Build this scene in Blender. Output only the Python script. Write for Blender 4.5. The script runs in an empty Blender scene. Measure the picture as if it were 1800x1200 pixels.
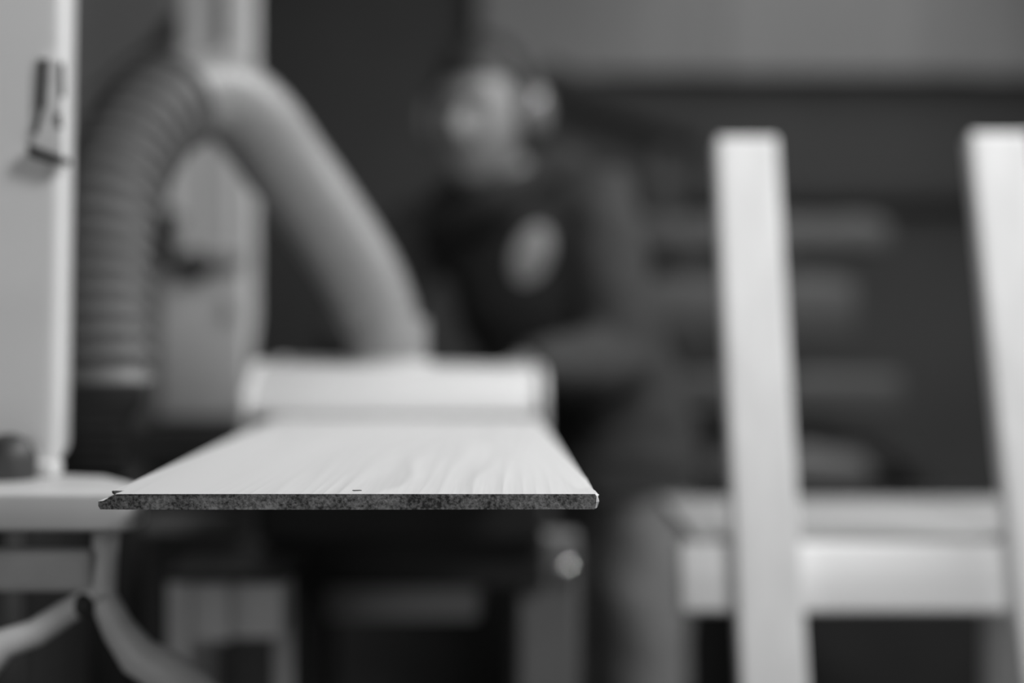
import bpy, bmesh, math, random
from mathutils import Vector, Matrix, noise
from mathutils.bvhtree import BVHTree

C = bpy.context.scene
COL = C.collection
R = math.radians
V = Vector
random.seed(7)

# ------------------------------------------------------------------ camera
CAM_Z = 1.15
FPX = 2500.0            # 50 mm lens on a 36 mm wide sensor, 1800 px wide frame
HOR = 582.0             # horizon line in the frame

def at(px, py, d):
    """point of the room that lies d metres in front of the camera plane"""
    return V(((px - 900.0) / FPX * d, d, CAM_Z - (py - HOR) / FPX * d))

cam_d = bpy.data.cameras.new('camera')
cam = bpy.data.objects.new('camera', cam_d)
COL.objects.link(cam)
cam.location = (0, 0, CAM_Z)
cam.rotation_euler = (R(90), 0, 0)
cam_d.sensor_width = 36
cam_d.lens = 50
cam_d.shift_y = -18.0 / 1800.0
cam_d.clip_start = 0.05
cam_d.dof.use_dof = True
cam_d.dof.focus_distance = 0.862
cam_d.dof.aperture_fstop = 1.5
C.camera = cam

# ------------------------------------------------------------------ world, lamps, exposure
w = bpy.data.worlds.new('world')
C.world = w
w.use_nodes = True
w.node_tree.nodes['Background'].inputs[0].default_value = (1, 1, 1, 1)
w.node_tree.nodes['Background'].inputs[1].default_value = 0.02

def area(name, loc, target, sx, sy, power):
    l = bpy.data.lights.new(name, 'AREA')
    l.shape = 'RECTANGLE'; l.size = sx; l.size_y = sy; l.energy = power
    o = bpy.data.objects.new(name, l); COL.objects.link(o)
    o.location = loc
    o.rotation_euler = (V(target) - V(loc)).to_track_quat('-Z', 'Y').to_euler()
    return o

area('ceiling_tube', (1.20, 1.75, 2.66), (0.20, 1.75, 0.6), 0.18, 1.3, 57)
area('uprights_fill', (0.56, 0.50, 2.02), (0.15, 1.60, 1.05), 0.35, 0.35, 11)  # unseen lamp added to brighten the uprights, rail and face
area('rear_ceiling_tube', (0.95, 3.25, 2.68), (0.95, 3.3, 0), 0.18, 1.2, 8)
area('front_fill', (-1.0, -1.45, 1.45), (-0.4, 1.2, 1.0), 1.2, 1.0, 9)  # soft fill added behind the camera to lift the front faces

C.view_settings.view_transform = 'Standard'
C.view_settings.look = 'None'
C.view_settings.gamma = 1
C.view_settings.use_curve_mapping = False
C.view_settings.exposure = 0.0

# ------------------------------------------------------------------ materials
def new_mat(name):
    m = bpy.data.materials.new(name); m.use_nodes = True
    nt = m.node_tree
    return m, nt, nt.nodes['Principled BSDF']

def grey(name, v, rough=0.6, var=0.12, scale=9.0, metal=0.0, bump=0.0, bscale=120.0, coat=0.0, stretch=(1, 1, 1)):
    m, nt, b = new_mat(name)
    tc = nt.nodes.new('ShaderNodeTexCoord')
    mp = nt.nodes.new('ShaderNodeMapping'); mp.inputs['Scale'].default_value = stretch
    nt.links.new(tc.outputs['Object'], mp.inputs[0])
    n = nt.nodes.new('ShaderNodeTexNoise'); n.inputs['Scale'].default_value = scale; n.inputs['Detail'].default_value = 5
    nt.links.new(mp.outputs[0], n.inputs['Vector'])
    r = nt.nodes.new('ShaderNodeValToRGB')
    lo, hi = v * (1 - var), min(1, v * (1 + var))
    r.color_ramp.elements[0].position = 0.3; r.color_ramp.elements[0].color = (lo, lo, lo, 1)
    r.color_ramp.elements[1].position = 0.7; r.color_ramp.elements[1].color = (hi, hi, hi, 1)
    nt.links.new(n.outputs['Fac'], r.inputs[0]); nt.links.new(r.outputs[0], b.inputs['Base Color'])
    b.inputs['Roughness'].default_value = rough; b.inputs['Metallic'].default_value = metal
    b.inputs['Coat Weight'].default_value = coat
    if bump:
        n2 = nt.nodes.new('ShaderNodeTexNoise'); n2.inputs['Scale'].default_value = bscale
        nt.links.new(mp.outputs[0], n2.inputs['Vector'])
        bp = nt.nodes.new('ShaderNodeBump'); bp.inputs['Strength'].default_value = bump; bp.inputs['Distance'].default_value = 0.002
        nt.links.new(n2.outputs['Fac'], bp.inputs['Height']); nt.links.new(bp.outputs[0], b.inputs['Normal'])
    return m

def wood(name, v, var=0.08, across=(55, 2.2, 55), rough=0.55, rings=14.0):
    """grain lines running along one axis (the axis with the small number)"""
    m, nt, b = new_mat(name)
    tc = nt.nodes.new('ShaderNodeTexCoord')
    mp = nt.nodes.new('ShaderNodeMapping'); mp.inputs['Scale'].default_value = across
    nt.links.new(tc.outputs['Object'], mp.inputs[0])
    n = nt.nodes.new('ShaderNodeTexNoise'); n.inputs['Scale'].default_value = 1.0; n.inputs['Detail'].default_value = 6
    nt.links.new(mp.outputs[0], n.inputs['Vector'])
    r = nt.nodes.new('ShaderNodeValToRGB')
    lo, hi = v * (1 - var), min(1, v * (1 + var))
    r.color_ramp.elements[0].position = 0.35; r.color_ramp.elements[0].color = (lo, lo, lo, 1)
    r.color_ramp.elements[1].position = 0.6; r.color_ramp.elements[1].color = (hi, hi, hi, 1)
    nt.links.new(n.outputs['Fac'], r.inputs[0]); nt.links.new(r.outputs[0], b.inputs['Base Color'])
    b.inputs['Roughness'].default_value = rough
    return m

def board_face():
    m, nt, b = new_mat('planed_spruce')
    L = nt.links
    tc = nt.nodes.new('ShaderNodeTexCoord')
    mp = nt.nodes.new('ShaderNodeMapping'); mp.inputs['Scale'].default_value = (1, 0.085, 1)
    mp.inputs['Rotation'].default_value = (0, 0, R(-2))
    L.new(tc.outputs['Object'], mp.inputs[0])
    big = nt.nodes.new('ShaderNodeTexNoise'); big.inputs['Scale'].default_value = 9; big.inputs['Detail'].default_value = 2
    L.new(mp.outputs[0], big.inputs['Vector'])
    # growth rings: a warped distance field cut into thin darker lines
    sx = nt.nodes.new('ShaderNodeSeparateXYZ'); L.new(mp.outputs[0], sx.inputs[0])
    a = nt.nodes.new('ShaderNodeMath'); a.operation = 'MULTIPLY_ADD'
    L.new(big.outputs['Fac'], a.inputs[0]); a.inputs[1].default_value = 0.22; L.new(sx.outputs[0], a.inputs[2])
    f = nt.nodes.new('ShaderNodeMath'); f.operation = 'MULTIPLY'; L.new(a.outputs[0], f.inputs[0]); f.inputs[1].default_value = 62
    fr = nt.nodes.new('ShaderNodeMath'); fr.operation = 'FRACT'; L.new(f.outputs[0], fr.inputs[0])
    r = nt.nodes.new('ShaderNodeValToRGB')
    e = r.color_ramp.elements
    e[0].position = 0.0; e[0].color = (.72, .72, .72, 1)
    e[1].position = 1.0; e[1].color = (.72, .72, .72, 1)
    k = e.new(0.55); k.color = (.67, .67, .67, 1)
    k = e.new(0.84); k.color = (.60, .60, .60, 1)
    k = e.new(0.92); k.color = (.71, .71, .71, 1)
    L.new(fr.outputs[0], r.inputs[0])
    mp2 = nt.nodes.new('ShaderNodeMapping'); mp2.inputs['Scale'].default_value = (420, 9, 60)
    L.new(tc.outputs['Object'], mp2.inputs[0])
    fine = nt.nodes.new('ShaderNodeTexNoise'); fine.inputs['Scale'].default_value = 1; fine.inputs['Detail'].default_value = 4
    L.new(mp2.outputs[0], fine.inputs['Vector'])
    r2 = nt.nodes.new('ShaderNodeValToRGB')
    r2.color_ramp.elements[0].position = .3; r2.color_ramp.elements[0].color = (.91, .91, .91, 1)
    r2.color_ramp.elements[1].position = .65; r2.color_ramp.elements[1].color = (1, 1, 1, 1)
    L.new(fine.outputs['Fac'], r2.inputs[0])
    mx = nt.nodes.new('ShaderNodeMix'); mx.data_type = 'RGBA'; mx.blend_type = 'MULTIPLY'; mx.inputs[0].default_value = 1
    L.new(r.outputs[0], mx.inputs[6]); L.new(r2.outputs[0], mx.inputs[7])
    # how strongly the rings show wanders over the board
    pat = nt.nodes.new('ShaderNodeTexNoise'); pat.inputs['Scale'].default_value = 14
    L.new(mp.outputs[0], pat.inputs['Vector'])
    r3 = nt.nodes.new('ShaderNodeValToRGB'); r3.color_ramp.elements[0].position = .36; r3.color_ramp.elements[1].position = .62
    L.new(pat.outputs['Fac'], r3.inputs[0])
    mx2 = nt.nodes.new('ShaderNodeMix'); mx2.data_type = 'RGBA'
    L.new(r3.outputs[0], mx2.inputs[0]); mx2.inputs[6].default_value = (.69, .69, .69, 1); L.new(mx.outputs[2], mx2.inputs[7])
    L.new(mx2.outputs[2], b.inputs['Base Color'])
    b.inputs['Roughness'].default_value = 0.5
    bp = nt.nodes.new('ShaderNodeBump'); bp.inputs['Strength'].default_value = .12; bp.inputs['Distance'].default_value = .0006
    L.new(fine.outputs['Fac'], bp.inputs['Height']); L.new(bp.outputs[0], b.inputs['Normal'])
    return m

def end_grain():
    m, nt, b = new_mat('rough_end_grain')
    L = nt.links
    tc = nt.nodes.new('ShaderNodeTexCoord')
    n = nt.nodes.new('ShaderNodeTexNoise'); n.inputs['Scale'].default_value = 430; n.inputs['Detail'].default_value = 6; n.inputs['Roughness'].default_value = .65
    L.new(tc.outputs['Object'], n.inputs['Vector'])
    n2 = nt.nodes.new('ShaderNodeTexNoise'); n2.inputs['Scale'].default_value = 55
    L.new(tc.outputs['Object'], n2.inputs['Vector'])
    ad = nt.nodes.new('ShaderNodeMath'); ad.operation = 'MULTIPLY_ADD'; L.new(n2.outputs['Fac'], ad.inputs[0]); ad.inputs[1].default_value = .5
    L.new(n.outputs['Fac'], ad.inputs[2])
    r = nt.nodes.new('ShaderNodeValToRGB')
    r.color_ramp.elements[0].position = .60; r.color_ramp.elements[0].color = (.03, .03, .03, 1)
    r.color_ramp.elements[1].position = .95; r.color_ramp.elements[1].color = (.33, .33, .33, 1)
    L.new(ad.outputs[0], r.inputs[0]); L.new(r.outputs[0], b.inputs['Base Color'])
    b.inputs['Roughness'].default_value = .95
    bp = nt.nodes.new('ShaderNodeBump'); bp.inputs['Strength'].default_value = .7; bp.inputs['Distance'].default_value = .001
    L.new(n.outputs['Fac'], bp.inputs['Height']); L.new(bp.outputs[0], b.inputs['Normal'])
    return m

M = dict(
    board=board_face(), end=end_grain(),
    frame_wood=wood('pale_sawn_timber', .80, .05, (40, 40, 1.6)),
    rail_wood=wood('pale_rail_timber', .86, .05, (1.6, 40, 40)),
    shelf_wood=wood('dull_shelf_board', .33, .10, (1.6, 30, 40)),
    bench_wood=wood('grey_bench_timber', .85, .12, (30, 30, 2)),
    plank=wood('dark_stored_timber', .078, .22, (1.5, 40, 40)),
    white=grey('white_machine_paint', .74, .4, .05, 5, coat=.15),
    hood=grey('white_hood_enamel', .66, .45, .02, 8, coat=.1),
    cabinet=grey('pale_grey_machine_paint', .62, .45, .05, 6),
    cabinet_shade=grey('mid_grey_machine_paint', .30, .5, .06, 6),
    table=grey('pale_ground_steel', .55, .42, .10, 10),
    cast=grey('grey_cast_iron', .62, .5, .15, 14, bump=.2),
    strut=grey('worn_pale_metal', .82, .38, .15, 12),
    dark=grey('dark_machine_paint', .045, .5, .2, 10),
    black=grey('black_enamel', .016, .5, .2, 10),
    mid=grey('grey_machine_paint', .18, .5, .12, 8),
    hose=grey('grey_ribbed_hose', .135, .5, .06, 20), pipe=grey('pale_smooth_pipe', .27, .38, .05, 20),
    cuff=grey('hose_cuff_rubber', .30, .5, .08, 20),
    chrome=grey('polished_steel', .75, .12, .03, 20, metal=1.0),
    paper=grey('printed_paper', .74, .6, .18, 45),
    ink=grey('black_ink', .03, .7, .1, 40),
    skin=grey('skin', .22, .5, .06, 40, bump=.1, bscale=300),
    eye=grey('eye_white', .38, .2, .02, 40), iris=grey('eye_iris', .03, .15, .1, 40),
    hair=grey('dark_hair', .022, .55, .4, 60, bump=.8, bscale=90, stretch=(1, 1, .3)),
    sweater=grey('charcoal_sweater_knit', .040, .9, .12, 70, bump=.6, bscale=400),
    scarf=grey('black_hood_lining', .02, .9, .15, 60, bump=.5, bscale=300),
    trousers=grey('grey_work_trousers', .19, .85, .12, 40, bump=.5, bscale=350),
    shoe=grey('dark_shoe_leather', .03, .5, .15, 30),
    cup=grey('ear_cup_shell', .22, .25, .03, 30, coat=1.0), cushion=grey('ear_cushion', .03, .6, .1, 30),
    patch=grey('pale_chest_emblem', .5, .7, .35, 38),
    wall=grey('dark_workshop_wall', .066, .8, .12, 2.5),
    sheet=grey('pale_wall_sheet', .27, .75, .10, 3.0, stretch=(3, 1, .5)),
    ceiling=grey('ceiling_board', .28, .9, .06, 3), floor=grey('concrete_floor', .10, .8, .2, 5, bump=.2),
    board_grey=grey('grey_standing_board', .20, .7, .10, 3),
    trim_shade=grey('dark_trim_and_shade', .035, .7, .15, 6),
    sack=grey('pale_sackcloth', .22, .9, .18, 14, bump=.5), tarp=grey('black_tarpaulin', .018, .6, .2, 12),
    rack=grey('dark_rack_steel', .03, .5, .15, 12), cable=grey('black_cable', .03, .5, .1, 30),
)

# ------------------------------------------------------------------ helpers
def tag(o, label, cat, group=None, kind=None):
    o['label'] = label; o['category'] = cat
    if group: o['group'] = group
    if kind: o['kind'] = kind
    return o

def thing(name, label, cat, loc, group=None):
    o = bpy.data.objects.new(name, None); COL.objects.link(o)
    o.empty_display_size = .05; o.location = loc
    return tag(o, label, cat, group)

def world_loc(o):
    p = V((0, 0, 0))
    while o is not None:
        p = p + V(o.location); o = o.parent
    return p

def link_mesh(name, me, mats, parent=None, origin=None):
    """mesh given in room coordinates; its origin is moved to its own base"""
    if not isinstance(mats, (list, tuple)): mats = [mats]
    me.name = name
    for m in mats: me.materials.append(m)
    o = bpy.data.objects.new(name, me); COL.objects.link(o)
    xs = [v.co for v in me.vertices]
    lo = V([min(c[i] for c in xs) for i in range(3)]); hi = V([max(c[i] for c in xs) for i in range(3)])
    org = origin or V(((lo.x + hi.x) / 2, (lo.y + hi.y) / 2, lo.z))
    me.transform(Matrix.Translation(-org))
    if parent is not None:
        o.parent = parent
        o.location = org - world_loc(parent)
    else:
        o.location = org
    return o

def obj(name, bm, mats, parent=None, smooth=None, label=None):
    bmesh.ops.recalc_face_normals(bm, faces=bm.faces)
    me = bpy.data.meshes.new(name); bm.to_mesh(me); bm.free()
    if smooth is not None:
        for p in me.polygons: p.use_smooth = True
        me.set_sharp_from_angle(angle=R(smooth))
    o = link_mesh(name, me, mats, parent)
    if label: o['label'] = label
    return o

def struct(name, bm, mat, parent=None):
    o = obj(name, bm, mat, parent)
    if parent is None: o['kind'] = 'structure'
    return o

def box(bm, lo, hi, bev=0.0, seg=2, mat=0):
    lo, hi = V(lo), V(hi)
    r = bmesh.ops.create_cube(bm, size=1.0)
    vs = r['verts']
    for v in vs:
        v.co = V([(lo[i] + hi[i]) / 2 + v.co[i] * (hi[i] - lo[i]) for i in range(3)])
    fs = set(f for v in vs for f in v.link_faces)
    for f in fs: f.material_index = mat
    if bev:
        es = list(set(e for v in vs for e in v.link_edges))
        bmesh.ops.bevel(bm, geom=es, offset=bev, segments=seg, affect='EDGES', profile=.5)
    return bm

def B(lo, hi, bev=0.004, seg=2):
    return box(bmesh.new(), lo, hi, bev, seg)

def prism(bm, pts, a, b, axis):
    """polygon pts (2D) extruded between a and b along axis 'x','y' or 'z'"""
    def co(p, t):
        return {'x': (t, p[0], p[1]), 'y': (p[0], t, p[1]), 'z': (p[0], p[1], t)}[axis]
    A = [bm.verts.new(co(p, a)) for p in pts]; Bv = [bm.verts.new(co(p, b)) for p in pts]
    n = len(pts)
    bm.faces.new(A); bm.faces.new(Bv[::-1])
    for i in range(n):
        bm.faces.new((A[i], Bv[i], Bv[(i + 1) % n], A[(i + 1) % n]))
    return bm

def bevel_all(bm, off, seg=2, angle=25):
    bm.normal_update()
    bmesh.ops.recalc_face_normals(bm, faces=bm.faces)
    es = [e for e in bm.edges if len(e.link_faces) == 2 and e.calc_face_angle(0) > R(angle)]
    bmesh.ops.bevel(bm, geom=es, offset=off, segments=seg, affect='EDGES', profile=.5)
    return bm

def beam(bm, p, q, w, h, up=V((0, 0, 1)), bev=.003):
    p, q = V(p), V(q)
    d = (q - p).normalized(); s = d.cross(up).normalized(); u = s.cross(d).normalized()
    vs = []
    for c in (p, q):
        for i, j in ((-1, -1), (1, -1), (1, 1), (-1, 1)):
            vs.append(bm.verts.new(c + s * (i * w / 2) + u * (j * h / 2)))
    fs = [(0, 1, 2, 3), (7, 6, 5, 4)] + [(i, 4 + i, 4 + (i + 1) % 4, (i + 1) % 4) for i in range(4)]
    nf = [bm.faces.new([vs[k] for k in f]) for f in fs]
    if bev:
        bmesh.ops.bevel(bm, geom=list(set(e for f in nf for e in f.edges)), offset=bev, segments=2, affect='EDGES', profile=.5)
    return bm

def resample(pts, n):
    """Catmull-Rom through pts, n samples evenly spaced by length"""
    P = [V(p) for p in pts]; P = [P[0] * 2 - P[1]] + P + [P[-1] * 2 - P[-2]]
    dense = []
    for i in range(1, len(P) - 2):
        for k in range(24):
            t = k / 24.0; a, b, c, d = P[i - 1], P[i], P[i + 1], P[i + 2]
            dense.append(.5 * ((2 * b) + (c - a) * t + (2 * a - 5 * b + 4 * c - d) * t * t + (3 * b - a - 3 * c + d) * t ** 3))
    dense.append(P[-2])
    L = [0]
    for i in range(1, len(dense)): L.append(L[-1] + (dense[i] - dense[i - 1]).length)
    out = []; j = 0
    for k in range(n):
        s = L[-1] * k / (n - 1)
        while j < len(L) - 2 and L[j + 1] < s: j += 1
        t = (s - L[j]) / max(1e-9, L[j + 1] - L[j]); out.append(dense[j].lerp(dense[j + 1], min(1, t)))
    return out, L[-1]

def tube(bm, pts, rad, seg=16, side=None, cap=True):
    """loft circles (rad number) or ellipses (rad pair, first radius along 'side')"""
    pts = [V(p) for p in pts]; n = len(pts)
    if not isinstance(rad, (list, tuple)): rad = [rad] * n
    T = [(pts[min(i + 1, n - 1)] - pts[max(i - 1, 0)]).normalized() for i in range(n)]
    s = V(side) if side is not None else T[0].orthogonal()
    rings = []
    for i in range(n):
        if side is not None: s = V(side)
        s = (s - T[i] * s.dot(T[i])).normalized(); u = T[i].cross(s)
        r = rad[i]; ra, rb = r if isinstance(r, (tuple, list)) else (r, r)
        rings.append([bm.verts.new(pts[i] + s * (math.cos(2 * math.pi * k / seg) * ra) + u * (math.sin(2 * math.pi * k / seg) * rb)) for k in range(seg)])
    for i in range(n - 1):
        for k in range(seg):
            bm.faces.new((rings[i][k], rings[i][(k + 1) % seg], rings[i + 1][(k + 1) % seg], rings[i + 1][k]))
    if cap:
        bm.faces.new(rings[0][::-1]); bm.faces.new(rings[-1])
    return bm

def ball(bm, c, r, seg=20, rings=12, rot=None):
    r = V(r) if isinstance(r, (tuple, list, Vector)) else V((r, r, r))
    res = bmesh.ops.create_uvsphere(bm, u_segments=seg, v_segments=rings, radius=1)
    for v in res['verts']:
        p = V((v.co.x * r.x, v.co.y * r.y, v.co.z * r.z))
        if rot is not None: p = rot @ p
        v.co = V(c) + p
    return bm

def fuse(bm, voxel, smooth=4, factor=.5):
    """one continuous surface from overlapping pieces"""
    bmesh.ops.recalc_face_normals(bm, faces=bm.faces)
    me = bpy.data.meshes.new('tmp'); bm.to_mesh(me); bm.free()
    o = bpy.data.objects.new('tmp', me); COL.objects.link(o)
    m = o.modifiers.new('r', 'REMESH'); m.mode = 'VOXEL'; m.voxel_size = voxel
    if smooth:
        s = o.modifiers.new('s', 'SMOOTH'); s.factor = factor; s.iterations = smooth
    dg = bpy.context.evaluated_depsgraph_get()
    res = bpy.data.meshes.new_from_object(o.evaluated_get(dg))
    bpy.data.objects.remove(o); bpy.data.meshes.remove(me)
    for p in res.polygons: p.use_smooth = True
    return res

# ------------------------------------------------------------------ the room
X0, X1, Y0, Y1, ZC = -2.4, 2.9, -1.6, 4.3, 2.8
struct('floor', B((X0 - .1, Y0 - .1, -.1), (X1 + .1, Y1 + .1, 0), 0), M['floor'])
struct('ceiling', B((X0 - .1, Y0 - .1, ZC), (X1 + .1, Y1 + .1, ZC + .1), 0), M['ceiling'])
struct('wall_back', B((X0 - .1, Y1, 0), (X1 + .1, Y1 + .1, ZC), 0), M['wall'])
struct('wall_left', B((X0 - .1, Y0, 0), (X0, Y1, ZC), 0), M['wall'])
struct('wall_right', B((X1, Y0, 0), (X1 + .1, Y1, ZC), 0), M['wall'])
struct('wall_front', B((X0, Y0 - .1, 0), (X1, Y0, ZC), 0), M['wall'])
# pale sheeting high on the back wall: separate sheets on a carrier batten
zs = at(0, 128, 4.22).z
carrier = struct('trim_shade_1', B((-.12, 4.26, zs + .03), (2.75, 4.30, 2.70), 0), M['trim_shade'])
xs = [-.10, .62, 1.36, 2.06, 2.74]
for i in range(4):
    obj('sheet', B((xs[i] + .001, 4.225 - .006 * (i % 2), zs - .004 * i), (xs[i + 1] - .001, 4.262, 2.72), .003), M['sheet'], carrier)
zb = at(0, 345, 4.25).z
struct('trim_shade_2', B((.30, 4.22, zb - .022), (2.8, 4.30, zb + .022), .004), M['trim_shade'])
struct('lower_wall_shade', B((-2.4, 4.275, 0), (2.9, 4.30, .62), .004), M['trim_shade'])  # dark panel added to keep the lower wall dark under the lamps
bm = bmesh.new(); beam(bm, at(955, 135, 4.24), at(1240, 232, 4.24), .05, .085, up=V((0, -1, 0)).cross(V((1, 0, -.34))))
struct('wall_shade_bar', bm, M['trim_shade'])  # dark bar added for a shaded diagonal on the wall

# ------------------------------------------------------------------ tall grey board standing at the left, cable over it
bm = B((at(40, 0, 2.9).x, 2.88, 0), (at(312, 0, 2.9).x, 2.905, 2.35), .003)
tag(obj('standing_board', bm, M['board_grey']), 'tall mid-grey board standing on end behind the ribbed hose', 'board')
bm = bmesh.new()
pts, _ = resample([at(345, -60, 2.45), at(335, 10, 2.46), at(300, 60, 2.48), at(240, 105, 2.52), at(190, 150, 2.6), at(150, 260, 2.7), (at(140, 0, 2.8).x, 2.8, .6), (at(140, 0, 2.8).x, 2.8, .012)], 60)
tube(bm, pts, [.005 + .015 * math.exp(-((i - 3.5) / 1.3) ** 2) for i in range(60)], 12)
tag(obj('cable', bm, M['cable'], smooth=40), 'dark cable hanging at an angle beside the pale machine column', 'cable')

# ------------------------------------------------------------------ lumber rack with planks on the right
rk = thing('lumber_rack', 'dark steel rack carrying planks behind the pale wooden frame', 'rack', (.6, 3.5, 0))
LEV = [(378, 438, 1558, .24), (484, 592, 1500, .22), (652, 722, 1580, .26)]     # top, bottom row of each plank, its right end, depth
D = 3.35
zsack = at(0, 866, D).z
for px in (1170, 1335):
    xx = at(px, 0, D + .30).x
    obj('post', B((xx - .03, D + .30, 0), (xx + .03, D + .37, 1.62), .004), M['rack'], rk)
    for (a, b, e, dp) in LEV:
        z = at(0, b, D).z
        obj('arm', B((xx - .02, D - .02, z - .040), (xx + .02, D + .31, z), .003), M['rack'], rk)
    obj('foot', B((xx - .04, D - .05, 0), (xx + .04, D + .42, .05), .004), M['rack'], rk)
    obj('bearer', B((xx - .02, D - .02, zsack - .07), (xx + .02, D + .31, zsack - .025), .003), M['rack'], rk)
obj('shelf', B((at(1120, 0, D).x, D - .04, zsack - .025), (at(1700, 0, D).x, D + .29, zsack), .004), M['rack'], rk)
names = ['upper thin plank on the dark rack, just below the wall batten', 'thick middle plank on the dark rack, shortest of the three',
         'lowest plank on the dark rack, just above the covered sack']
for k, (a, b, e, dp) in enumerate(LEV):
    bm = bmesh.new()
    zt, zbm = at(0, a, D).z, at(0, b, D).z
    xl, xr = at(1090, 0, D).x, at(e, 0, D).x
    n = 10
    prof = []
    for i in range(n + 1):
        prof.append((xl + (xr - xl) * i / n, zbm + .001 * (i % 2)))
    prof.append((xr + .012, zbm + (zt - zbm) * .45))
    for i in range(n, -1, -1):
        prof.append((xl + (xr - xl) * i / n, zt - (.006 if i == n else 0) - .003 * ((i + k) % 3)))
    prism(bm, prof, D, D + dp, 'y'); bevel_all(bm, .006, 2, 40)
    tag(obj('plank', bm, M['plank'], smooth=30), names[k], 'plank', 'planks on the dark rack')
# slumped sack and the tarpaulin arched over it
bm = bmesh.new()
cx = at(1420, 0, D).x
res = bmesh.ops.create_icosphere(bm, subdivisions=4, radius=1)
hz = at(0, 768, D).z - zsack
for v in res['verts']:
    p = v.co.copy(); s = lambda t, e: math.copysign(abs(t) ** e, t)
    x = s(p.x, .75) * .27; y = s(p.y, .8) * .12; z = s(p.z, .7) * hz * .5
    if x > .12: z *= 1 - .35 * (x - .12) / .15
    q = V((x, y, z)); q.z += .006 * noise.noise(V((x * 14, y * 14, z * 20)))
    v.co = V((cx, D + .13, zsack + hz * .5)) + q
zmin = min(v.co.z for v in bm.verts)
for v in bm.verts: v.co.z -= zmin - zsack
tag(obj('sack', bm, M['sack'], smooth=60), 'pale slumped sack lying on the rack shelf under a dark cover', 'sack')
bm = bmesh.new()
prof_o, prof_i = [], []
arch = [(1180, 742), (1260, 735), (1340, 733), (1420, 736), (1500, 748), (1560, 775), (1610, 818), (1650, 866)]
pts2, _ = resample([at(a, b, D) for a, b in arch], 40)
for i, p in enumerate(pts2):
    t = (pts2[min(i + 1, 39)] - pts2[max(0, i - 1)]).normalized(); nn = V((t.z, 0, -t.x))
    th = .030 + .006 * math.sin(i * .9)
    prof_o.append((p.x, max(p.z, zsack))); q = p + nn * th; prof_i.append((min(q.x, p.x), max(q.z, zsack + .001 * 0)))
prof_i = [(x, z) for x, z in prof_i]
prof_i[-1] = (prof_o[-1][0] - .05, zsack); prof_i[-2] = (prof_o[-1][0] - .055, zsack + .012)
prism(bm, prof_o + prof_i[::-1], D - .015, D + .28, 'y')
tag(obj('tarpaulin', bm, M['tarp'], smooth=40), 'black tarpaulin arched over the pale sack on the rack', 'tarpaulin')

# ------------------------------------------------------------------ pale machine column seen through the hose arch
D = 2.28
mc = thing('machine_column', 'tall pale machine column with dark knob, seen through the hose arch', 'machine', (at(375, 0, D).x, D + .12, 0))
xl, xr = at(280, 0, D).x, at(450, 0, D).x
zb = at(0, 742, D).z
bm = bmesh.new()
pr = [(at(272, 0, D).x, zb), (at(440, 0, D).x, zb), (at(440, 640, D).x, at(0, 640, D).z), (xr, at(0, 560, D).z), (xr, 2.05), (at(318, 0, D).x, 2.05),
      (at(312, 0, D).x, at(0, 60, D).z), (xl, at(0, 240, D).z), (xl, at(0, 560, D).z)]
prism(bm, pr, D, D + .16, 'y')
for v in bm.verts:
    if v.co.y > D + .1: v.co.x *= (D + .16) / D
bevel_all(bm, .010, 3)
obj('housing', bm, M['cabinet'], mc, smooth=35)
z1, z2 = at(0, 452, D).z, at(0, 110, D).z
xm = at(356, 0, D).x
obj('door', B((xl + .008, D - .010, z1), (xm - .009, D + .004, z2), .003), M['cabinet'], mc)
obj('door', B((xm + .009, D - .010, z1), (xr - .006, D + .004, z2), .003), M['cabinet'], mc)
obj('lower_cover', B((at(280, 0, D).x, D - .012, zb + .006), (at(436, 0, D).x, D + .004, at(0, 482, D).z), .005), M['cabinet'], mc)
obj('lock_bar', B((at(325, 0, D).x, D - .014, at(0, 478, D).z), (at(428, 0, D).x, D + .004, at(0, 446, D).z), .004), M['cabinet_shade'], mc, label='mid-grey lock bar across the column')
kb = bmesh.new(); c = at(354, 468, D)
tube(kb, [c + V((0, -.012, 0)), c + V((0, -.030, 0)), c + V((0, -.034, 0)), c + V((0, -.052, 0)), c + V((0, -.056, 0))], [.010, .010, .023, .023, .017], 20)
obj('knob', kb, M['black'], mc, smooth=35, label='black round knob')
kb = bmesh.new(); c = at(410, 462, D)
tube(kb, [c + V((0, -.012, 0)), c + V((0, -.024, 0)), c + V((0, -.027, 0))], [.012, .012, .008], 18)
obj('bolt', kb, M['mid'], mc, smooth=35)
kb = bmesh.new()
hp, _ = resample([at(297, 386, D - .03), at(294, 408, D - .045), at(296, 438, D - .035), at(299, 476, D - .02)], 16)
tube(kb, hp, [.022 - .0009 * i for i in range(16)], 12)
obj('handle', kb, M['black'], mc, smooth=40, label='black drop-shaped handle')
kb = bmesh.new(); c = at(406, 545, D)
ball(kb, c + V((0, -.012, 0)), (.011, .006, .020))
obj('latch', kb, M['cabinet_shade'], mc, smooth=60)
obj('top_channel', B((at(384, 0, D).x, D - .007, at(0, 82, D).z), (at(404, 0, D).x, D + .004, 2.0), .003), M['mid'], mc, label='dark upright channel')
obj('base', B((at(236, 0, D).x, D - .07, zb - .065), (at(464, 0, D).x, D + .20, zb), .006), M['dark'], mc)
obj('pedestal', B((at(262, 0, D).x, D - .02, 0), (at(440, 0, D).x, D + .17, zb - .065), .008), M['dark'], mc)

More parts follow.
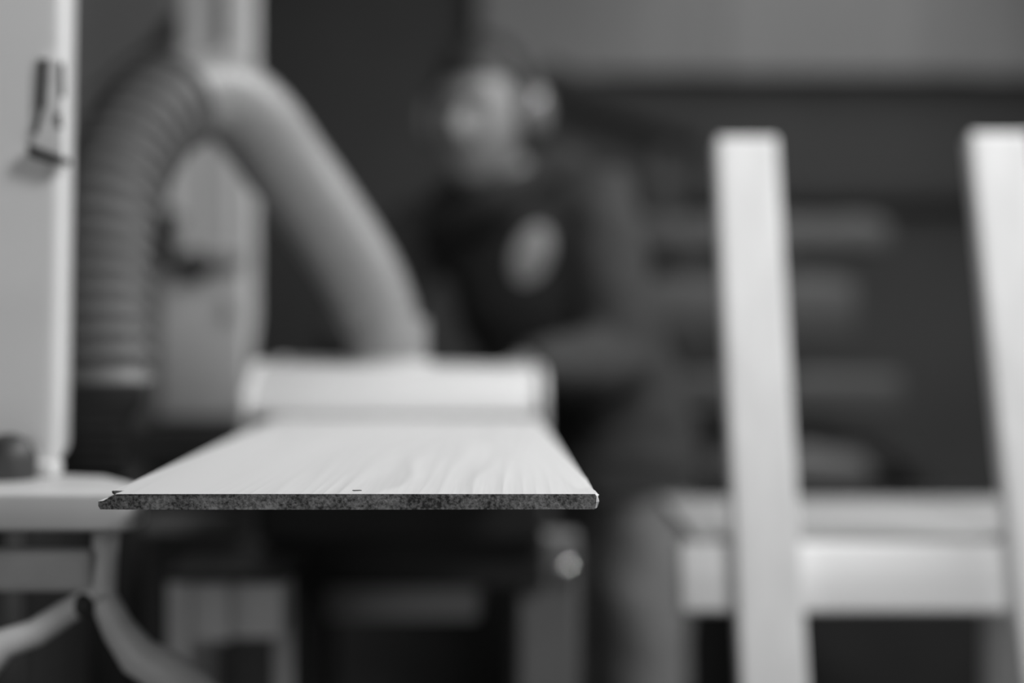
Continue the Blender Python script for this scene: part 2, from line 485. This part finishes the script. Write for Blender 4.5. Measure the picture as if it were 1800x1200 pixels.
# ------------------------------------------------------------------ thickness planer
pl = thing('thickness_planer', 'thickness planer under a white dust hood, the long board sticking out', 'planer', (-.12, 1.85, 0))
BT, BB = at(0, 868, .855).z, at(0, 895, .855).z        # board top and bottom
Yf = 1.62
hl, hr = -.300, .030
ce = .041
bm = bmesh.new()
zt = at(0, 640, 1.72).z
pr = [(Yf, BT + .004), (Yf + .006, BT + .016), (Yf + .060, zt - .010), (Yf + .085, zt), (1.92, zt + .002), (1.92, BT + .004)]
prism(bm, pr, hl, hr, 'x')
for v in bm.verts:                      # the hood falls slightly to the right
    if v.co.z > BT + .03: v.co.z -= .0085 * (v.co.x - hl) / (hr - hl)
bevel_all(bm, .006, 3, 20)
obj('dust_hood', bm, M['hood'], pl, smooth=40)
for xa, xb, z0 in ((hr + .001, ce, BB - .012), (hl - .012, hl, BB - .012)):
    bm = bmesh.new()
    pr = [(Yf - .004, z0), (Yf - .004, BT + .022), (Yf + .05, zt - .006), (Yf + .08, zt + .003), (1.925, zt + .004), (1.925, z0)]
    prism(bm, pr, xa, xb, 'x')
    for v in bm.verts:
        if v.co.z > BT + .03: v.co.z -= .0085 * (v.co.x - hl) / (hr - hl)
    bevel_all(bm, .005, 3, 20)
    obj('side_cheek', bm, M['hood'], pl, smooth=40)
obj('hood_lip', B((hl + .004, Yf - .008, BT + .002), (hr - .004, Yf + .012, BT + .007), .0015), M['cabinet'], pl)
cc = V((-.157, 1.80, zt - .004))
bm = bmesh.new()
tube(bm, [cc + V((0, 0, .0)), cc + V((0, 0, .006)), cc + V((0, 0, .007)), cc + V((.0, 0, .05))], [.056, .056, .0455, .0450], 32)
obj('hose_spigot', bm, M['hood'], pl, smooth=35)
obj('bed', B((hl - .012, 1.63, BB - .030), (ce, 2.10, BB - .0003), .004), M['cast'], pl)
obj('body', B((hl - .004, 1.68, .90), (ce - .003, 2.06, BB - .030), .008), M['black'], pl)
obj('side_strip', B((at(268, 0, 1.70).x, 1.64, at(0, 926, 1.70).z), (at(420, 0, 1.70).x, 1.70, at(0, 900, 1.70).z), .004), M['mid'], pl)
obj('skirt', B((hl, 1.72, .84), (.040, 2.04, .905), .004), M['black'], pl)
for (a, b, y, mt) in ((517, 568, 1.74, 'dark'), (912, 1018, 1.74, 'mid')):
    obj('leg', B((at(a, 0, y).x, y, 0), (at(b, 0, y).x, y + .05, .90), .006), M[mt], pl)
for (a, b) in ((-.29, -.25), (.02, .06)):
    obj('leg', B((a, 2.0, 0), (b, 2.05, .90), .006), M['dark'], pl)
obj('tray', B((at(556, 0, 1.82).x, 1.82, at(0, 1090, 1.82).z), (at(842, 0, 1.82).x, 1.99, at(0, 1024, 1.82).z), .006), M['cabinet'], pl)
obj('crossbar', B((at(568, 0, 1.79).x, 1.785, at(0, 1004, 1.79).z), (at(912, 0, 1.74).x + .004, 1.815, at(0, 950, 1.79).z), .005), M['dark'], pl)
obj('stretcher', B((at(560, 0, 1.76).x, 1.75, .30), (at(915, 0, 1.76).x, 1.78, .35), .005), M['dark'], pl)
kb = bmesh.new(); c = at(995, 1000, 1.725)
ball(kb, c, (.0115, .010, .0115), 24, 16)
tube(kb, [c + V((0, .004, 0)), c + V((0, .020, 0))], .005, 16)
obj('bolt_head', kb, M['chrome'], pl, smooth=60, label='shiny round bolt head')

# ------------------------------------------------------------------ extraction hose arching from the hood down at the left
ctrl = [cc + V((0, 0, .030)), at(668, 560, 1.80), at(632, 480, 1.79), at(570, 385, 1.765), at(502, 290, 1.73), at(448, 216, 1.69),
        at(392, 172, 1.65), at(336, 168, 1.61), at(276, 200, 1.56), at(224, 270, 1.52), at(190, 360, 1.49), at(178, 460, 1.475), at(176, 560, 1.465), at(178, 640, 1.46), at(178, 664, 1.46)]
NP = 400
pts, LEN = resample(ctrl, NP)
cut = min(range(NP), key=lambda i: abs(pts[i].x - at(305, 0, 1.58).x) + (9 if pts[i].y > 1.70 else 0))
hs = thing('extraction_hose', 'thick grey hose arching from the white hood to the black box, ribbed on its left', 'hose', pts[-1])
# smooth bend on the hood side, with shallow rings pressed into it
p1, l1 = resample(pts[:cut + 3:6] + [pts[cut + 3]], 150)
bm = bmesh.new()
tube(bm, p1, [.0460 + .0060 * math.sin(math.pi * min(1, max(0, (i - 8) / 141))) ** .4 + .0007 * math.cos(i * 2 * math.pi / 5) for i in range(150)], 32)
obj('smooth_bend', bm, M['pipe'], hs, smooth=80, label='paler smooth bend of the hose, arching down to the hood')
p0, l0 = resample(pts[cut::6] + [pts[-1]], 12)
ribs = int(l0 / .0200)
p2, _ = resample(pts[cut::6] + [pts[-1]], ribs * 6 + 1)
bm = bmesh.new()
tube(bm, p2, [.0505 + .0050 * math.cos(2 * math.pi * i / 6) for i in range(len(p2))], 28)
obj('ribbed_tube', bm, M['hose'], hs, smooth=80, label='darker ribbed length of the hose')
bm = bmesh.new()
tube(bm, [cc + V((0, 0, .010)), cc + V((0, 0, .012)), cc + V((0, 0, .055)), cc + V((.0005, 0, .062))], [.0475, .0500, .0500, .0480], 32)
obj('cuff', bm, M['pipe'], hs, smooth=40)

# ------------------------------------------------------------------ the board
def make_board():
    d = V((-.0292, 1, 0)).normalized()
    Yb = .855; s = Yb / FPX
    xx = lambda px: (px - 900) * s
    zz = lambda py: CAM_Z - (py - HOR) * s
    bm = bmesh.new()
    steps = [0, .003, .006, .010, .0178, .0184, .024, .032, .042, .055, .07, .09, .12, .18, .3, .5, .8, 1.28]
    rings = []
    rnd = random.Random(3)
    for si, t in enumerate(steps):
        j = lambda a: (rnd.random() - .5) * a if t < .1 else 0
        ch = 4.5 if si == 0 else 0
        prof = [
            (xx(207), zz(868)), (xx(420) , zz(868)), (xx(640), zz(868)), (xx(860), zz(868)),
            (xx(1049 - ch * .5) + j(.0009), zz(868)), (xx(1053 - ch) + j(.0012), zz(871.5) + j(.0006)), (xx(1052 - ch) + j(.0016), zz(882)), (xx(1050.5 - ch) + j(.0008), zz(893)), (xx(1048 - ch), zz(895)),
            (xx(860), zz(895)), (xx(640), zz(895.5)), (xx(420), zz(895.5)), (xx(230), zz(895.5)),
            (xx(176), zz(895)), (xx(172.5), zz(889)), (xx(172.5), zz(881)), (xx(181), zz(880)), (xx(190), zz(877)), (xx(196), zz(873.5)),
            (xx(184), zz(873)), (xx(183), zz(869.2)), (xx(185), zz(868)),
        ]
        if t < .0180:            # the upper lip is broken off at the corner
            k = 1 - t / .018
            prof[0] = (xx(205 + 2 * k), zz(868))
            for i, (px, py) in {17: (184, 879.5), 18: (188, 877.5), 19: (191, 875.5), 20: (197, 872), 21: (202, 869)}.items():
                prof[i] = (xx(px) + j(.0008), zz(py) + j(.0005))
        off = d * (t / d.y)
        rings.append([bm.verts.new((p[0] + off.x, Yb + off.y + (j(.0007) if si == 0 else 0), p[1])) for p in prof])
    n = len(rings[0])
    for a in range(len(rings) - 1):
        for i in range(n):
            f = bm.faces.new((rings[a][i], rings[a][(i + 1) % n], rings[a + 1][(i + 1) % n], rings[a + 1][i]))
            f.material_index = 1 if abs(steps[a] - .0178) < 1e-6 and i >= 17 else 0
    tri = [rings[0][0], rings[0][18], rings[0][19], rings[0][20], rings[0][21]]
    f0 = bm.faces.new(rings[0][::-1]); f0.material_index = 1
    f1 = bm.faces.new(rings[-1]); f1.material_index = 1
    bmesh.ops.triangulate(bm, faces=[f0, f1])
    return bm
bd = obj('board', make_board(), [M['board'], M['end']])
tag(bd, 'long pale planed board reaching towards the camera out of the planer', 'board')
p = at(627, 862.5, .872)
bm = bmesh.new()
prism(bm, [(p.x - .0028, p.y + .001), (p.x - .0015, p.y - .0012), (p.x + .0010, p.y - .0008), (p.x + .0031, p.y + .0004), (p.x + .0012, p.y + .0022), (p.x - .001, p.y + .0018)], BT - .0005, BT + .0004, 'z')
obj('chip', bm, M['ink'], bd, label='small dark chip near the end of the board')

# ------------------------------------------------------------------ bench with struts and white machine housing at the left
tz = at(0, 868, 1.03).z
tr = thing('steel_bench', 'pale steel bench top at the left, on splayed metal struts', 'bench', (-.55, 1.18, 0))
bm = bmesh.new()
poly = [(-.86, 1.03), (-.284, 1.03), (-.274, 1.040), (-.276, 1.075), (-.298, 1.115), (-.330, 1.160), (-.37, 1.172), (-.41, 1.18), (-.43, 1.33), (-.86, 1.33)]
prism(bm, poly, tz - .028, tz, 'z'); bevel_all(bm, .004, 3, 30)
obj('bench_top', bm, M['table'], tr, smooth=30)
obj('apron', B((-.85, 1.07, at(0, 1042, 1.07).z), (at(160, 0, 1.07).x, 1.09, at(0, 968, 1.07).z), .006), M['cast'], tr)
hub = at(182, 1052, 1.08)
bm = bmesh.new()
tube(bm, resample([at(186, 936, 1.10), at(184, 980, 1.09), at(182, 1020, 1.085), hub], 16)[0], [.010] * 16, 14)
obj('hanger', bm, M['strut'], tr, smooth=40)
bm = bmesh.new()
hp = resample([hub + V((-.004, 0, .004)), at(110, 1080, 1.08), at(50, 1120, 1.07), at(-20, 1160, 1.06), (-.52, 1.03, .72), (-.68, .98, .10), (-.70, .98, 0)], 40)[0]
tube(bm, hp, [.0085 + .0055 * math.exp(-((i - 6) / 4.0) ** 2) for i in range(40)], 14)
obj('strut', bm, M['strut'], tr, smooth=40)
bm = bmesh.new()
hp = resample([hub, at(196, 1080, 1.08), at(216, 1118, 1.08), at(250, 1160, 1.08), at(310, 1200, 1.08), (-.21, 1.09, .80), (-.20, 1.10, .30), (-.20, 1.10, 0)], 40)[0]
tube(bm, hp, [.0095 + .0075 * math.exp(-((i - 3.2) / 2.2) ** 2) + .003 * math.exp(-((i - 10) / 3) ** 2) for i in range(40)], 14)
obj('strut', bm, M['strut'], tr, smooth=40)
bm = bmesh.new(); ball(bm, hub + V((-.012, -.004, -.004)), (.009, .010, .010)); obj('hub', bm, M['dark'], tr, smooth=60)
for x, y in ((-.82, 1.12), (-.82, 1.29), (-.47, 1.29)):
    obj('leg', B((x - .02, y - .02, 0), (x + .02, y + .02, tz - .028), .004), M['dark'], tr)

D = 1.165
wh = thing('white_machine', 'tall white machine housing with a dark-edged notice, standing on the bench', 'machine', (-.6, 1.23, tz))
xr = at(138, 0, D).x
prb = [(-.84, D), (xr, D), (at(150, 0, 1.30).x, 1.30), (-.84, 1.30)]
bm = bmesh.new()
prism(bm, prb, tz, 2.0, 'z'); bevel_all(bm, .018, 6)
for v in bm.verts:                      # the housing narrows a little towards its foot
    if v.co.x > -.6: v.co.x -= .016 * max(0, min(1, (CAM_Z + .02 - v.co.z) / .14))
obj('housing', bm, M['white'], wh, smooth=50)
pa, pb = at(62, 100, D), at(112, 258, D)
bm = bmesh.new(); prism(bm, [(pa.x, pb.z), (pb.x, pb.z - .008), (pb.x + .001, pa.z - .004), (pa.x + .005, pa.z)], D - .004, D + .0005, 'y')
nt = obj('notice', bm, M['paper'], wh)
for (x0, y0, x1, y1, wd) in ((77, 104, 72, 190, .0075), (72, 190, 62, 235, .004), (102, 200, 106, 225, .004), (109, 112, 110, 170, .003)):
    bm = bmesh.new(); beam(bm, at(x0, y0, D - .0045), at(x1, y1, D - .0045), wd, .0015, up=V((0, -1, 0)), bev=0)
    obj('dark_mark', bm, M['ink'], nt)
bm = bmesh.new(); prism(bm, [(at(58, 0, D).x, at(0, 256, D).z), (at(122, 0, D).x, at(0, 280, D).z), (at(120, 0, D).x, at(0, 292, D).z), (at(60, 0, D).x, at(0, 278, D).z)], D - .016, D + .004, 'y')
bevel_all(bm, .0015, 2)
obj('clip_bar', bm, M['black'], wh, label='black sloping bar under the notice')
bm = bmesh.new(); c = at(14, 812, D - .03)
c.z = tz
tube(bm, [c, c + V((0, 0, .018)), c + V((0, 0, .030)), c + V((0, 0, .036))], [.022, .022, .017, .006], 24)
obj('foot_knob', bm, M['dark'], wh, smooth=40, label='dark round knob at the foot of the housing')
bm = bmesh.new()
prism(bm, [(at(40, 0, D).x, D - .018), (at(104, 0, D).x, D - .018), (at(106, 0, D).x, D + .01), (at(36, 0, D).x, D + .01)], tz, tz + .012, 'z')
bevel_all(bm, .003, 2)
obj('foot_plate', bm, M['white'], wh, smooth=40)

# ------------------------------------------------------------------ black box on a post behind the bench, which the hose runs into
D = 1.39
mo = thing('dust_collector', 'black box on a post behind the pale bench, under the ribbed hose', 'dust collector', (at(190, 0, D).x, D + .07, 0))
bm = bmesh.new()
zt2 = at(0, 668, 1.46).z
pr = [(at(100, 0, D).x, at(0, 850, D).z), (at(222, 0, D).x, at(0, 850, D).z), (at(234, 0, D).x, at(0, 735, D).z), (at(256, 0, D).x, at(0, 708, D).z), (at(256, 0, D).x, zt2), (at(100, 0, D).x, zt2)]
prism(bm, pr, D, D + .13, 'y')
for v in bm.verts:
    if v.co.y > D + .1: v.co.x *= (D + .13) / D
bevel_all(bm, .006, 2)
obj('case', bm, M['black'], mo, smooth=40)
for k in range(5):
    z = at(0, 752 + 18 * k, D).z
    obj('cooling_fin', B((at(140, 0, D).x, D - .006, z), (at(216, 0, D).x, D + .002, z + .004), .001), M['dark'], mo)
obj('post', B((at(140, 0, D).x, D + .03, .015), (at(215, 0, D).x, D + .08, at(0, 850, D).z + .004), .004), M['black'], mo)
obj('base_plate', B((at(110, 0, D).x, D - .03, 0), (at(250, 0, D).x, D + .14, .016), .003), M['black'], mo)

# ------------------------------------------------------------------ low wooden stand under the board
D = 1.46
st = thing('low_stand', 'low grey wooden stand with two-board apron, under the overhanging board', 'stand', (-.29, D + .08, 0))
xa, xb = at(292, 0, D).x, at(500, 0, D).x
za = at(0, 1022, D).z
obj('leg', B((xa, D, 0), (at(336, 0, D).x, D + .03, za), .003), M['bench_wood'], st)
obj('leg', B((at(478, 0, D + .1).x, D + .11, 0), (at(505, 0, D + .1).x, D + .14, za), .003), M['bench_wood'], st)
obj('leg', B((xa, D + .11, 0), (xa + .025, D + .14, za), .003), M['bench_wood'], st)
zz_ = at(0, 1130, D).z
obj('apron_board', B((at(337, 0, D).x, D + .004, zz_), (at(404, 0, D).x, D + .022, za - .002), .003), M['bench_wood'], st)
obj('apron_board', B((at(408, 0, D).x, D + .002, zz_ + .004), (at(496, 0, D).x, D + .022, za - .002), .003), M['bench_wood'], st)
obj('top', B((xa - .004, D - .004, za), (xb + .004, D + .15, za + .010), .003), M['dark'], st)

# ------------------------------------------------------------------ pale wooden frame at the right, its uprights leaning back
fr = thing('wooden_frame', 'pale timber frame with two tall leaning uprights and a cross rail', 'frame', (.41, 1.45, 0))
tilt = .30
zt_ = at(0, 248, 1.64).z
def up_y(z): return 1.64 - (zt_ - z) * tilt
for (x, ztop, wd) in ((.2685, zt_, .0690), (.5590, zt_ + .005, .0690)):
    bm = bmesh.new()
    beam(bm, (x, up_y(.012), .0085), (x, up_y(ztop), ztop), wd, .030, up=V((0, -1, .3)), bev=.004)
    obj('upright', bm, M['frame_wood'], fr)
zr0, zr1 = at(0, 1064, 1.54).z, at(0, 948, 1.54).z
def rail_y(z): return up_y(z) + .017
bm = bmesh.new()
xl, xr = at(1192, 0, 1.54).x, at(1788, 0, 1.54).x
prism(bm, [(rail_y(zr0), zr0), (rail_y(zr1), zr1), (rail_y(zr1) + .028, zr1 - .006), (rail_y(zr0) + .028, zr0 - .006)], xl, xr, 'x'); bevel_all(bm, .005, 3)
obj('front_rail', bm, M['rail_wood'], fr, smooth=35)
zsh = at(0, 926, 1.62).z
ysb = zsh and 1.575
obj('shelf_board', B((at(1212, 0, 1.60).x, rail_y(zr1) + .040, zsh - .016), (.668, 1.90, zsh), .003), M['shelf_wood'], fr)
for x in (.335, .640):
    obj('rear_leg', B((x - .02, 1.84, 0), (x + .02, 1.88, zsh - .016), .003), M['bench_wood'], fr)
    bm = bmesh.new(); beam(bm, (x, rail_y(.88) + .032, zsh - .037), (x, 1.84, zsh - .037), .03, .04); obj('side_rail', bm, M['bench_wood'], fr)

# ------------------------------------------------------------------ the person
fwd = V((-.42, -.90, 0)).normalized()          # the way the chest faces
side = V((.90, -.42, 0)).normalized()          # towards the wearer's left arm
pe = thing('person', 'person in dark sweater and ear defenders leaning over the planer', 'person', (.17, 2.50, 0))
pelvis = V((.172, 2.54, .90)); waist = V((.140, 2.53, 1.04)); chest = V((.062, 2.48, 1.23)); upper = V((.022, 2.45, 1.335)); neck0 = V((.000, 2.430, 1.385))
shL = V((.150, 2.38, 1.358)); shR = V((-.165, 2.51, 1.312))
elL = V((.172, 2.315, 1.095)); wrL = V((.010, 2.165, 1.088)); elR = V((-.275, 2.36, 1.13)); wrR = V((-.205, 2.165, 1.088))
hipL = V((.226, 2.490, .875)); hipR = V((.118, 2.585, .875))
knL = V((.226, 2.43, .49)); knR = V((.070, 2.56, .49)); anL = V((.245, 2.47, .085)); anR = V((.060, 2.64, .085))
HC = V((-.050, 2.365, 1.499))                  # middle of the head
HS = 1.0
hf = V((-.36, -.90, -.06)).normalized(); hsd = V((.90, -.40, .02)); hsd = (hsd - hf * hsd.dot(hf)).normalized(); hu = hsd.cross(hf).normalized()
if hu.z < 0: hu = -hu
HM = Matrix((hsd, hf, hu)).transposed()        # columns: sideways, forward, up

def head_point(p):
    """p on the unit sphere -> head-local point (sideways, forward, up)"""
    x, y, z = p
    X = x * .074; Y = y * .096; Z = z * .118
    if z < 0:
        t = -z
        X *= 1 - .30 * t ** 1.4
        if y > 0: Y = .096 * y ** (1 - .45 * min(1, t * 1.5)) * (1 - .05 * t)
        else: Y *= 1 - .38 * t
    g = lambda a, b, s: math.exp(-((a - b) / s) ** 2)
    if y > 0:
        f = min(1, y * 1.6)
        Y += f * (.024 * g(X, 0, .0105) * (g(Z, -.022, .016) + .55 * g(Z, -.002, .018)))
        Y += f * .006 * g(abs(X), .011, .007) * g(Z, -.028, .008)
        Y -= f * .011 * g(abs(X), .031, .014) * g(Z, .006, .011)
        Y += f * .005 * g(Z, .030, .009) * g(abs(X), .028, .026)
        Y += f * .004 * g(abs(X), .044, .016) * g(Z, -.020, .016)
        Y += f * .006 * g(X, 0, .022) * (g(Z, -.050, .005) + g(Z, -.062, .006))
        Y -= f * .003 * g(X, 0, .022) * g(Z, -.056, .0028)
        Y -= f * .004 * g(X, 0, .02) * g(Z, -.076, .008)
        Y += f * .009 * g(X, 0, .022) * g(Z, -.098, .013)
    X += math.copysign(.010, X) * g(Z, -.008, .028) * g(Y, -.012, .014) * min(1, abs(X) / .05)
    return V((X, Y, Z))

def head_mesh(bm, fn, sub=5):
    res = bmesh.ops.create_icosphere(bm, subdivisions=sub, radius=1)
    for v in res['verts']: v.co = HC + HM @ (fn(v.co.normalized()) * HS)

def hand(bm, wrist, direction, across, curl=.35):
    """palm with four unequal fingers and a thumb; palm faces down"""
    d = V(direction).normalized(); a = V(across); a = (a - d * a.dot(d)).normalized(); n = V((0, 0, -1))
    n = (n - d * n.dot(d)); n = (n - a * n.dot(a)).normalized()
    tube(bm, [wrist - d * .03, wrist + d * .01, wrist + d * .05, wrist + d * .088, wrist + d * .096], [(.026, .019), (.029, .018), (.039, .015), (.041, .013), (.036, .008)], 16, side=a)
    for k, (off, ln) in enumerate(((.031, .072), (.0105, .080), (-.0105, .075), (-.031, .058))):
        b = wrist + d * (.082 - abs(off) * .25) + a * off
        fd = (d + a * off * 4.0).normalized()
        p = [b, b + fd * ln * .38 + n * .002]
        f2 = (fd + n * curl).normalized(); p.append(p[-1] + f2 * ln * .34)
        f3 = (fd + n * curl * 1.8).normalized(); p.append(p[-1] + f3 * ln * .26); p.append(p[-1] + f3 * .005)
        tube(bm, p, [.0082, .0080, .0073, .0066, .0035], 10)
    b = wrist + d * .025 + a * .026
    td = (d * .75 + a * .75 + n * .15).normalized()
    tube(bm, [b, b + td * .035, b + (td + d * .25).normalized() * .062, b + (td + d * .4).normalized() * .082, b + (td + d * .4).normalized() * .087], [.0135, .0115, .0095, .0080, .004], 12)

dirL = V((-.62, -.78, -.16)); dirR = V((.25, -.95, -.16))
bm = bmesh.new()
head_mesh(bm, head_point)
tube(bm, [neck0 - V((0, 0, .05)), neck0, HC + HM @ V((0, -.020, -.07)), HC + HM @ V((0, -.015, -.02))], [.070, .058, .054, .050], 20)
tube(bm, [pelvis, waist, chest, upper, neck0], [(.145, .10), (.135, .09), (.155, .105), (.145, .085), (.06, .055)], 24, side=side)
for sh, el, wr, dr, sg in ((shL, elL, wrL, dirL, 1), (shR, elR, wrR, dirR, -1)):
    tube(bm, [upper, sh, sh.lerp(el, .4), el, el.lerp(wr, .35), wr], [.055, .052, .045, .037, .039, .026], 16)
    ax = dr.cross(V((0, 0, 1))).normalized() * (-sg)
    hand(bm, wr, dr, ax)
for hp, kn, an in ((hipL, knL, anL), (hipR, knR, anR)):
    tube(bm, [hp + V((0, 0, .05)), hp, hp.lerp(kn, .5), kn, kn.lerp(an, .3), an, an - V((0, 0, .05))], [.085, .085, .07, .05, .052, .035, .033], 16)
me = fuse(bm, .0042, 2, .4)
link_mesh('body', me, M['skin'], pe)

def hair_point(p):
    q = head_point(p); x, y, z = p
    n = noise.noise(V(p) * 5) * .004 + noise.noise(V(p) * 14) * .0025
    line = .54 if y > .35 else (.54 - (.35 - y) * 1.12 if y > -.3 else -.19 - (-.3 - y) * .45)
    k = max(-1, min(1, (z - line) / .10))
    return q * (1 + (.11 if k > 0 else .10) * k) + V((0, 0, .006 * max(0, k))) + q.normalized() * (n if k > 0 else 0)
bm = bmesh.new(); head_mesh(bm, hair_point, 5)
obj('hair', bm, M['hair'], pe, smooth=80)
for sg in (-1, 1):
    bm = bmesh.new(); c = HC + HM @ V((.031 * sg, .0715, .006)); ball(bm, c, .0105, 18, 12)
    ey = obj('eye', bm, M['eye'], pe, smooth=60)
    bm = bmesh.new(); gz = HM @ V((-.15, .90, -.42)).normalized(); ball(bm, c + gz * .0060, .0052, 14, 10)
    obj('iris', bm, M['iris'], ey, smooth=60)
    bm = bmesh.new()
    tube(bm, [HC + HM @ V((sg * t, yy, zz)) for t, yy, zz in ((.012, .096, .027), (.024, .095, .032), (.036, .088, .032), (.047, .078, .026))], [.003, .0045, .004, .002], 8)
    obj('eyebrow', bm, M['hair'], pe, smooth=60)

# sweater: torso and sleeves in one surface
bm = bmesh.new()
tube(bm, [pelvis + V((-.002, 0, -.040)), pelvis + V((-.005, 0, .05)), waist, waist.lerp(chest, .5), chest, upper, neck0 + V((0, 0, -.015)), neck0 + V((-.004, -.005, .02))],
     [(.168, .150), (.168, .142), (.165, .120), (.172, .124), (.182, .130), (.160, .108), (.082, .078), (.070, .068)], 28, side=side)
for sh, el, wr in ((shL, elL, wrL), (shR, elR, wrR)):
    w2 = wr.lerp(el, .06)
    tube(bm, [upper.lerp(sh, .3), sh, sh.lerp(el, .35), sh.lerp(el, .75), el, el.lerp(w2, .3), el.lerp(w2, .75), w2], [.075, .074, .070, .064, .060, .062, .050, .038], 20)
    ball(bm, el + V((0.004, .008, -.012)), .056)
me = fuse(bm, .0085, 7, .5)
for v in me.vertices:
    n = noise.noise(V((v.co.x * 9, v.co.y * 9, v.co.z * 22))) * .006 + noise.noise(v.co * 30) * .002
    v.co += v.normal * n
bvh = BVHTree.FromPolygons([v.co.copy() for v in me.vertices], [tuple(p.vertices) for p in me.polygons])
sw = link_mesh('sweater', me, M['sweater'], pe)
# emblem on the chest: follows the cloth
pc = at(936, 446, 2.33)
bm = bmesh.new(); N = 12; grid = {}
u_ax = V((.30, -.12, .95)).normalized(); s_ax = V((.92, -.38, -.2)).normalized()
for i in range(N + 1):
    for j in range(N + 1):
        a, b = (i / N * 2 - 1), (j / N * 2 - 1)
        x, y = a * math.sqrt(1 - b * b / 2), b * math.sqrt(1 - a * a / 2)
        o = pc + s_ax * (x * .032) + u_ax * (y * .048) - V((0, .4, 0)) 
        hit = bvh.ray_cast(o, V((0, 1, 0)))
        q = hit[0] if hit[0] is not None else pc
        grid[i, j] = (bm.verts.new(q + hit[1] * .0035 if hit[0] is not None else q), bm.verts.new(q + hit[1] * -.002 if hit[0] is not None else q))
for i in range(N):
    for j in range(N):
        bm.faces.new([grid[k][0] for k in ((i, j), (i + 1, j), (i + 1, j + 1), (i, j + 1))])
        bm.faces.new([grid[k][1] for k in ((i, j + 1), (i + 1, j + 1), (i + 1, j), (i, j))])
bmesh.ops.contextual_create(bm, geom=[])
bound = [e for e in bm.edges if len(e.link_faces) == 1]
bmesh.ops.bridge_loops(bm, edges=bound)
obj('emblem', bm, M['patch'], sw, smooth=60, label='pale oval emblem on the chest')
# hood lying round the neck, thick roll falling over the chest
bm = bmesh.new()
loop = [neck0 + HMv for HMv in (side * .10 - fwd * .06 + V((0, 0, .025)), side * .095 + fwd * .03 + V((0, 0, .038)), side * .055 + fwd * .10 + V((0, 0, -.005)),
        side * -.05 + fwd * .12 + V((0, 0, -.055)), side * -.105 + fwd * .04 + V((0, 0, -.02)), side * -.10 - fwd * .05 + V((0, 0, .02)), side * -.04 - fwd * .11 + V((0, 0, .035)),
        side * .05 - fwd * .115 + V((0, 0, .04)), side * .10 - fwd * .062 + V((0, 0, .025)))]
hp, _ = resample(loop, 48)
tube(bm, hp, [.031 + .008 * math.sin(i * .55) for i in range(48)], 16)
ball(bm, neck0 - fwd * .12 + V((0, 0, -.02)), (.11, .07, .09))
me = fuse(bm, .008, 5, .5)
link_mesh('hood', me, M['scarf'], sw)['label'] = 'black hood bunched round the neck'
# trousers
bm = bmesh.new()
tube(bm, [pelvis + V((-.01, 0, .06)), pelvis, (hipL + hipR) / 2 - V((0, 0, .05))], [(.160, .115), (.168, .125), (.150, .115)], 26, side=side)
for hp, kn, an in ((hipL, knL, anL), (hipR, knR, anR)):
    tube(bm, [hp + V((0, 0, .03)), hp - V((0, 0, .05)), hp.lerp(kn, .5), kn, kn.lerp(an, .4), an.lerp(kn, .05)], [.086, .092, .084, .070, .070, .062], 20)
me = fuse(bm, .0095, 6, .5)
for v in me.vertices:
    v.co += v.normal * (noise.noise(V((v.co.x * 8, v.co.y * 8, v.co.z * 16))) * .007)
link_mesh('trousers', me, M['trousers'], pe)
for an, yaw in ((anL, V((-.25, -.95, 0))), (anR, V((-.45, -.88, 0)))):
    f = yaw.normalized(); s_ = V((-f.y, f.x, 0)); b = V((an.x, an.y, 0))
    bm = bmesh.new()
    tube(bm, [b - f * .085 + V((0, 0, .045)), b - f * .07 + V((0, 0, .045)), b + V((0, 0, .045)), b + f * .09 + V((0, 0, .038)), b + f * .16 + V((0, 0, .030)), b + f * .19 + V((0, 0, .026))],
         [(.018, .02), (.036, .042), (.042, .044), (.048, .036), (.040, .028), (.015, .015)], 18, side=s_)
    tube(bm, [b + V((0, 0, .05)), b + V((0, 0, .115))], [.048, .046], 18)
    for v in bm.verts: v.co.z = max(.001, v.co.z)
    me = fuse(bm, .006, 3, .5)
    zm = min(v.co.z for v in me.vertices)
    for v in me.vertices: v.co.z -= zm
    link_mesh('shoe', me, M['shoe'], pe)

# ear defenders worn over the hair
ed = thing('ear_defenders', 'pale-shelled ear defenders on the head of the person', 'ear defenders', HC + HM @ V((0, 0, .13)))
for sg in (1, -1):
    c = HC + HM @ V((sg * .070, -.012, .010))
    bm = bmesh.new()
    ax = HM @ V((sg, 0, 0)); upv = HM @ V((0, 0, 1))
    tube(bm, [c - ax * .004, c + ax * .010, c + ax * .012], [(.044, .033), (.045, .034), (.040, .030)], 28, side=upv)
    cush = bm
    bm2 = bmesh.new()
    tube(bm2, [c + ax * .010, c + ax * .014, c + ax * .030, c + ax * .038, c + ax * .042, c + ax * .043], [(.036, .027), (.041, .032), (.039, .030), (.031, .024), (.017, .013), (.003, .003)], 28, side=upv)
    cp = obj('ear_cup', bm2, M['cup'], ed, smooth=50)
    obj('cushion', cush, M['cushion'], cp, smooth=50)
bm = bmesh.new()
arc = [HC + HM @ V((math.sin(a) * .094 , -.014, math.cos(a) * .142 - .006)) for a in [R(-78 + 156 * i / 24) for i in range(25)]]
tube(bm, arc, [(.004, .012)] * 25, 12, side=None)
obj('headband', bm, M['cushion'], ed, smooth=50)
